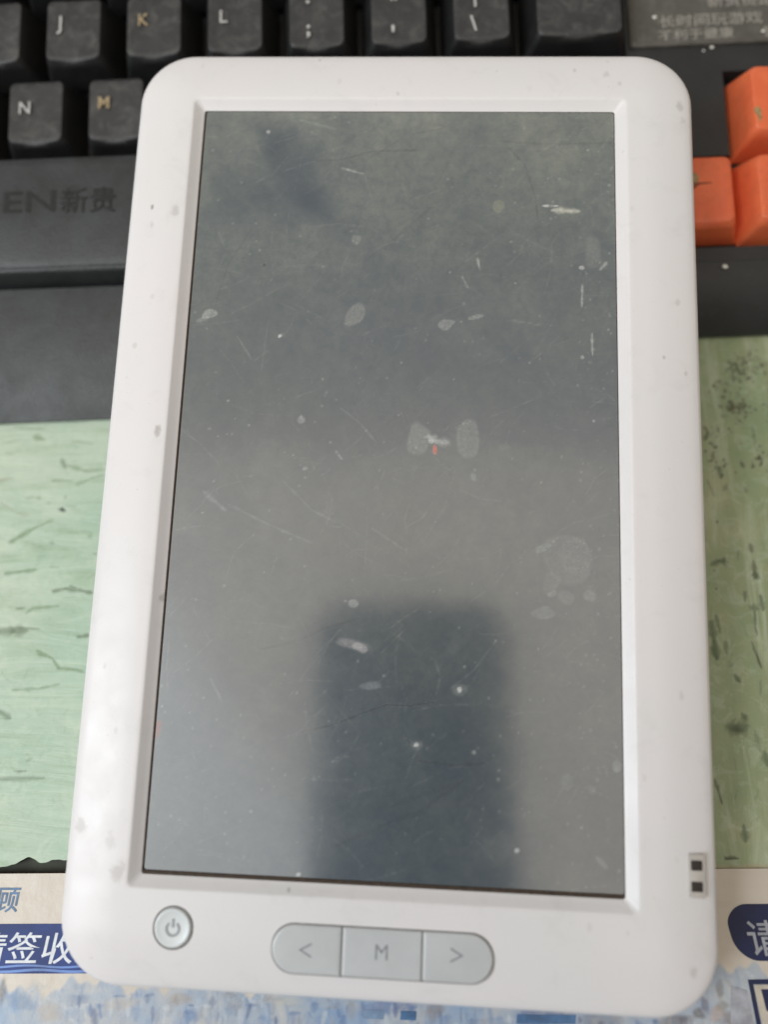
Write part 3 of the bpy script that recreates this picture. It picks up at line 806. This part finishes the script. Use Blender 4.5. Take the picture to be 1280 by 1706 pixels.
# ================================================================== tablet
TB = np.array([0, -96, -10])
SW, SH = 86.9 / 2, 154.1 / 2
def build_tablet():
    root = empty("tablet", DEV, TB)
    tag(root, "white e-reader tablet with scratched dark screen and grey buttons, propped on the keyboard", "tablet")
    off = -TB
    X0, X1, Y0, Y1 = -58.2, 59.9, -96.6, 91.2
    nc, ns = 14, 10
    def o_(i, r, z): return ring3(rrect(X0 + i, X1 - i, Y0 + i, Y1 - i, max(r - i, .3), nc, ns), z)
    rings = [o_(4.5, 12, -10), o_(2.2, 12, -9.6), o_(.9, 12, -8.2), o_(.2, 12, -5.5), o_(0, 12, -3), o_(0, 12, -2.2)]
    for a in (15, 35, 55, 75): rings.append(o_(1.7 * (1 - math.cos(R(a))), 12, -2.2 + 2.3 * math.sin(R(a))))
    for i, z in ((2.4, .34), (3.6, .62), (5.0, .88), (6.5, 1.12), (8.0, 1.32), (9.6, 1.45), (10.8, 1.5)): rings.append(o_(i, 12, z))
    def inn(g, r, z): return ring3(rrect(-SW - g, SW + g, -SH - g, SH + g, r, nc, ns), z)
    rings += [inn(2.8, 1.6, 1.5), inn(2.25, 1.3, 1.5), inn(2.0, 1.2, 1.44), inn(1.8, 1.1, 1.3), inn(.9, .8, .62), inn(.2, .6, .16), inn(.04, .55, .08), inn(0, .5, .02), inn(0, .5, -.6)]
    v, f = loft(rings, False, True)
    sh = mesh_obj("shell", v, f, M_WHITE, root, off=off)
    # dark strip round the glass, wider on the left and along the bottom
    g = []
    def gr(l, r_, b, t, z): return ring3(rrect(-SW + l, SW - r_, -SH + b, SH - t, .5, nc, ns), z)
    v, f = loft([gr(-.1, -.1, -.1, -.1, .06), gr(.38, .12, .75, .08, .06), gr(.39, .13, .76, .09, -.3)], False)
    mesh_obj("screen_edge_strip", v, f, M_EDGE_STRIP, root, off=off)
    # ---- screen
    st = .25
    c = Canvas(np.arange(-SW, SW + st, st), np.arange(-SH, SH + st, st))
    P = lambda x, y: tuple(DEV.at(x, y, 0)[:2])
    g = (.42, .42, .39); lt = (.62, .63, .60); wh = (.85, .86, .85); dk = (.022, .027, .032)
    px = 1 / 8.2
    B = lambda x, y, rx_, ry_, ang, col, a, **k: c.blob(P(x, y), rx_ * px, ry_ * px, R(ang), col, a, **k)
    B(590, 526, 15, 22, -25, g, .30, soft=.35, wob=.45)
    B(700, 733, 19, 27, 0, g, .30, soft=.35, wob=.8); B(779, 730, 20, 33, 0, g, .27, soft=.3, wob=.5)
    c.line([P(715, 728), P(728, 735), P(747, 738)], .8, lt, .4); B(718, 735, 5, 4, 0, wh, .55)
    B(725, 749, 4, 8, 10, (.75, .10, .03), .9, soft=.4)
    B(950, 933, 38, 42, 0, g, .25, soft=.2, wob=.45, mottle=.5); B(955, 925, 26, 28, 0, lt, .12, mottle=.8, wob=.5)
    B(918, 975, 18, 12, 60, g, .25, soft=.3, wob=.6, mottle=.4); B(905, 1022, 18, 10, 10, lt, .18, wob=.6); B(945, 995, 14, 10, 0, lt, .16, wob=.8, mottle=.4)
    B(982, 992, 10, 9, 0, lt, .25, wob=.6, mottle=.4); B(905, 912, 14, 6, 20, lt, .2, wob=.6); B(920, 990, 8, 5, 20, lt, .25, wob=.6)
    B(583, 1073, 26, 8, -12, (.5, .46, .46), .28, wob=.8, soft=.8); B(600, 1080, 12, 7, -30, (.68, .62, .62), .28, wob=.6); B(618, 1143, 18, 6, 5, (.4, .45, .5), .25, wob=.5, soft=.7)
    B(766, 1149, 4, 4, 0, wh, .7); B(766, 1150, 12, 9, 0, lt, .2, soft=.9); B(694, 1241, 4, 3, 0, wh, .65); B(694, 1242, 10, 7, 0, lt, .2, soft=.9)
    c.line([P(905, 343), P(930, 343)], .25, wh, .7, .3); c.line([P(922, 350), P(966, 352)], .55, (.75, .73, .62), .6, .15)
    B(350, 522, 14, 8, 20, lt, .33, wob=.6); B(338, 532, 12, 4, 20, lt, .2); B(466, 560, 3, 3, 0, wh, .75); B(742, 540, 14, 9, 20, lt, .27, wob=.7); B(793, 528, 14, 4, 15, lt, .3)
    B(988, 425, 15, 28, 0, g, .22, wob=.6, soft=.7); c.line([P(971, 475), P(970, 512)], .25, lt, .4); c.line([P(987, 555), P(988, 592)], .22, lt, .5, .2)
    c.line([P(1000, 450), P(1012, 437)], .35, lt, .35); B(970, 446, 5, 4, 0, wh, .5); B(832, 345, 10, 12, 0, (.5, .5, .3), .22, wob=.8)
    B(594, 400, 8, 10, 0, g, .3, wob=.6); B(502, 699, 7, 7, 0, lt, .28); B(589, 1005, 9, 7, 0, lt, .3); B(440, 441, 4, 4, 0, dk, .8)
    B(1028, 1277, 7, 9, 0, lt, .3); B(946, 1303, 9, 12, 0, g, .28); B(988, 1317, 6, 6, 0, g, .3); B(1003, 1437, 12, 4, -45, lt, .3)
    B(862, 1417, 4, 4, 0, wh, .6); B(497, 1457, 4, 3, 0, wh, .7); B(789, 795, 5, 8, 20, lt, .25); B(447, 220, 4, 4, 0, wh, .45)
    B(840, 745, 10, 5, 0, g, .1)
    B(262, 1215, 5, 15, -10, (.25, .03, .015), .85, soft=.4)
    for pts, w, a in [([(495, 1222), (560, 1206), (610, 1186), (645, 1174), (680, 1176), (725, 1170)], .26, .75), ([(430, 1083), (500, 1066), (545, 1045), (600, 1030)], .35, .5),
                      ([(690, 1362), (730, 1330), (772, 1300)], .6, .4), ([(650, 1345), (700, 1325), (765, 1305)], .5, .25), ([(700, 1268), (760, 1275), (810, 1272)], .35, .5),
                      ([(845, 243), (875, 275), (893, 330), (897, 370)], .28, .5), ([(520, 268), (570, 266), (620, 252), (700, 250)], .3, .5), ([(605, 270), (680, 225), (760, 210)], .18, .4),
                      ([(640, 415), (690, 370), (720, 345)], .4, .35), ([(560, 395), (640, 350), (730, 345)], .2, .3), ([(830, 235), (910, 240), (1024, 238)], .3, .35),
                      ([(240, 1360), (290, 1372), (340, 1385)], .18, .4), ([(240, 1400), (300, 1360)], .15, .3), ([(355, 520), (380, 440), (420, 380)], .3, .3), ([(1000, 470), (990, 520)], .3, .2),
                      ([(580, 700), (640, 560)], .3, .2), ([(560, 1410), (650, 1370), (700, 1352)], .5, .35)]:
        c.line([P(*p) for p in pts], w * .9, dk, a * .9, .2)
    for pts, w, a in [([(380, 840), (450, 875), (520, 905)], .22, .13), ([(470, 800), (520, 850), (560, 870)], .2, .11), ([(620, 880), (680, 920)], .2, .12), ([(500, 200), (560, 215)], .2, .2),
                      ([(570, 280), (606, 290)], .25, .4), ([(796, 430), (800, 450)], .25, .45), ([(568, 680), (600, 705), (625, 735)], .2, .12), ([(560, 752), (570, 765)], .3, .35),
                      ([(770, 460), (780, 480)], .2, .3), ([(350, 1130), (370, 1170)], .2, .2), ([(340, 820), (375, 850)], .5, .18), ([(395, 560), (420, 600)], .15, .2)]:
        c.line([P(*p) for p in pts], w, lt, a, .2)
    for _ in range(620):                                  # hairline scratches
        x, y = rng.uniform(-SW, SW), rng.uniform(-SH, SH)
        L = rng.uniform(1.5, 12); an = rng.normal(.6, .7) if rng.random() < .7 else rng.uniform(0, 3.14)
        bend = rng.normal(0, .25)
        p1 = (x + L * .5 * math.cos(an), y + L * .5 * math.sin(an)); p2 = (p1[0] + L * .5 * math.cos(an + bend), p1[1] + L * .5 * math.sin(an + bend))
        c.line([(x, y), p1, p2], rng.uniform(.07, .15), lt if rng.random() < .6 else dk, rng.uniform(.04, .13), .3)
    for _ in range(520):                                  # specks of dust
        x, y = rng.uniform(-SW, SW), rng.uniform(-SH, SH)
        if rng.random() < .3: x = rng.uniform(SW - 8, SW)
        r = rng.uniform(.09, .24) * (1.5 if rng.random() < .12 else 1)
        c.blob((x, y), r + .08, r * rng.uniform(.6, 1.2) + .08, rng.uniform(0, 3), lt, rng.uniform(.05, .32) * (1.6 if rng.random() < .08 else 1), soft=.6)
    for _ in range(26):                                   # cloudy fingerprints
        x, y = rng.uniform(-SW, SW), rng.uniform(-SH, SH)
        c.blob((x, y), rng.uniform(2, 7), rng.uniform(1, 4), rng.uniform(0, 3), g, rng.uniform(.02, .06), soft=1.1, wob=.8, mottle=.3)
    # the film of dust is thicker at the top and at the left rim; a dark reflection near the top left is painted into it
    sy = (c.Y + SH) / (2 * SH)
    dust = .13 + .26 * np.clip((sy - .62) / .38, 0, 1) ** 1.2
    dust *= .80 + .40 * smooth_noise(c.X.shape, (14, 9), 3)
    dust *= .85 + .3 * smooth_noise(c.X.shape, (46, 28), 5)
    def soft_poly(pts, s):
        pts = [np.array(P(*p)) for p in pts]; d = np.full(c.X.shape, 1e9)
        if sum(p[0] * q[1] - q[0] * p[1] for p, q in zip(pts, pts[1:] + pts[:1])) < 0: pts = pts[::-1]
        for p, q in zip(pts, pts[1:] + pts[:1]):
            e = q - p; n = np.array([e[1], -e[0]]) / np.hypot(*e)
            d = np.minimum(d, -((c.X - p[0]) * n[0] + (c.Y - p[1]) * n[1]))
        return 1 / (1 + np.exp(-d / s))
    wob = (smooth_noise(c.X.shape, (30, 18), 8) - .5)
    dark_reflection = np.maximum(.55 * soft_poly([(360, 208), (480, 208), (530, 350), (365, 355)], 2.2), .9 * soft_poly([(415, 200), (496, 212), (562, 376), (505, 366), (440, 300)], 1.5))
    dust *= 1 - .80 * np.clip(dark_reflection + wob * .5 * (dark_reflection > .05), 0, 1)
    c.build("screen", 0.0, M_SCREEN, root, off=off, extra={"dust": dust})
    # ---- power button
    def disc(name, cx, cy, prof, mat, parent, n=48, o=off):
        v, f = loft([[(cx + r * math.cos(2 * math.pi * i / n), cy + r * math.sin(2 * math.pi * i / n), z) for i in range(n)] for r, z in prof], True)
        return mesh_obj(name, v, f, mat, parent, off=o)
    p = DEV.at(288, 1545.5, 1.5); cx, cy = p[0], p[1]
    pb = disc("power_button", cx, cy, [(3.35, 1.2), (3.32, 1.62), (3.15, 1.82), (2.95, 1.86), (2.75, 1.80), (2.2, 1.72), (1.5, 1.66), (.6, 1.64)], M_SILVER2, root)
    v, f = loft([[(cx + r * math.cos(2 * math.pi * i / 48), cy + r * math.sin(2 * math.pi * i / 48), z) for i in range(48)] for r, z in ((3.72, 1.49), (3.6, 1.56), (3.38, 1.56), (3.33, 1.3))], False)
    mesh_obj("button_ring", v, f, M_GROOVE, pb)
    arc = [R(90 + 38 + (360 - 76) * i / 30) for i in range(31)]
    v = [(cx + r * math.cos(a), cy - .15 + r * math.sin(a), 1.75) for a in arc for r in (.92, 1.34)]
    f = [(2 * i, 2 * i + 1, 2 * i + 3, 2 * i + 2)[::-1] for i in range(30)]
    n0 = len(v); v += [(cx - .21, cy + .1, 1.75), (cx + .21, cy + .1, 1.75), (cx + .21, cy + 1.55, 1.75), (cx - .21, cy + 1.55, 1.75)]; f.append((n0, n0 + 1, n0 + 2, n0 + 3))
    mesh_obj("power_symbol", v, f, M_ICON2, pb, smooth=False)
    # ---- the row of three buttons
    a = DEV.at(451, 1583, 1.5); b = DEV.at(824, 1596, 1.5)
    xl, xr = a[0], b[0]; yc = (DEV.at(636, 1545, 1.5)[1] + DEV.at(636, 1632, 1.5)[1]) / 2; hh = (DEV.at(636, 1545, 1.5)[1] - DEV.at(636, 1632, 1.5)[1]) / 2
    v, f = plate(xl, xr, yc - hh, yc + hh, hh - .15, 1.2, 1.53, .03, 14, 4)
    tray = mesh_obj("button_surround", v, f, M_GROOVE, root, off=off)
    d1 = DEV.at(569.5, 1585, 1.5)[0]; d2 = DEV.at(704, 1592, 1.5)[0]
    gp = .22
    def seg(name, x0, x1, rl, rr_):
        def ring(i, z):
            pts = []
            for sx, x, r in ((1, x1 - i, rr_), (-1, x0 + i, rl)):
                h = hh - gp - i; r = min(max(r - i, .15), h)
                cs = [(x - r, -h + r, -90), (x - r, h - r, 0)] if sx > 0 else [(x + r, h - r, 90), (x + r, -h + r, 180)]
                for cx_, cy_, a0 in cs:
                    for k in range(13):
                        an = R(a0 + 90 * k / 12); pts.append((cx_ + r * math.cos(an), yc + cy_ + r * math.sin(an), z))
            return pts
        v, f = loft([ring(0, 1.45), ring(0, 1.68), ring(.1, 1.8), ring(.3, 1.86), ring(.7, 1.88)], True)
        return mesh_obj(name, v, f, M_SILVER, root, off=off)
    bl = seg("left_button", xl + gp, d1 - .1, hh, .3); bm = seg("menu_button", d1 + .1, d2 - .1, .3, .3); br = seg("right_button", d2 + .1, xr - gp, .3, hh)
    def chev(parent, px_, py_, s):
        p = DEV.at(px_, py_, 1.9); x, y = p[0], p[1]; w, h, t = 1.15 * s, 1.25, .33
        v = [(x - w, y, 1.9), (x + w, y + h, 1.9), (x + w, y + h - t * 1.1, 1.9), (x - w + t * 1.9 * s, y, 1.9), (x + w, y - h + t * 1.1, 1.9), (x + w, y - h, 1.9)]
        f = [(0, 3, 2, 1), (0, 5, 4, 3)] if s > 0 else [(0, 1, 2, 3), (0, 3, 4, 5)]
        mesh_obj("arrow_symbol", v, f, M_ICON, parent, smooth=False)
    chev(bl, 508, 1583, 1); chev(br, 762, 1592, -1)
    p = DEV.at(622, 1600, 1.9)
    text_obj("letter", "M", 3.7, M_ICON, bm, (p[0] + .05, p[1] + .1, 1.9), sx=.93)
    # ---- indicator window at the lower right
    p = DEV.at(1150, 1496, 1.3); q = DEV.at(1173, 1424, 1.3)
    zz = 1.32
    v, f = plate(p[0], q[0] + .15, p[1], q[1], .12, .6, zz + .03, .05, 4, 3)
    iw = mesh_obj("indicator_window", v, f, M_INSET, root, off=off)
    for hx, hy in ((1161.5, 1442), (1162.5, 1477.5)):
        h = DEV.at(hx, hy, zz)
        v, f = loft([ring3(rrect(h[0] - 1.0, h[0] + 1.0, h[1] - .86, h[1] + .86, .2, 4, 2), zz + .04), ring3(rrect(h[0] - .92, h[0] + .92, h[1] - .78, h[1] + .78, .15, 4, 2), zz + .055)], True)
        mesh_obj("indicator_hole", v, f, M_HOLE, iw)
    return root
build_tablet()

# ================================================================== the phone that takes the picture (seen mirrored in the screen)
def build_phone():
    fr = Frame(np.stack([C_RIGHT, -C_DOWN, -C_FWD], 1), CAM - C_FWD * 0.0)
    root = empty("phone", fr, (0, 0, 0))
    tag(root, "dark blue phone held above the tablet, seen only as a blurred reflection in the screen", "phone")
    x0, x1, y0, y1 = -39, 34, -140, 16
    nc, ns = 10, 6
    def o_(i, z): return ring3(rrect(x0 + i, x1 - i, y0 + i, y1 - i, 13 - i, nc, ns), z)
    v, f = loft([o_(1.5, 2.0), o_(.4, 2.6), o_(0, 4), o_(0, 8), o_(.6, 9.6), o_(2, 10)], True, True)
    mesh_obj("phone_body", v, f, M_PHONE, root)
    v, f = plate(-7, 7, -28, 8, 6.5, 1.9, 2.1, .1)
    v = [(a, b, 3.9 - c_) for a, b, c_ in v]; f = [t[::-1] for t in f]
    mesh_obj("camera_window", v, f, M_PHONEG, root)
    return root
build_phone()
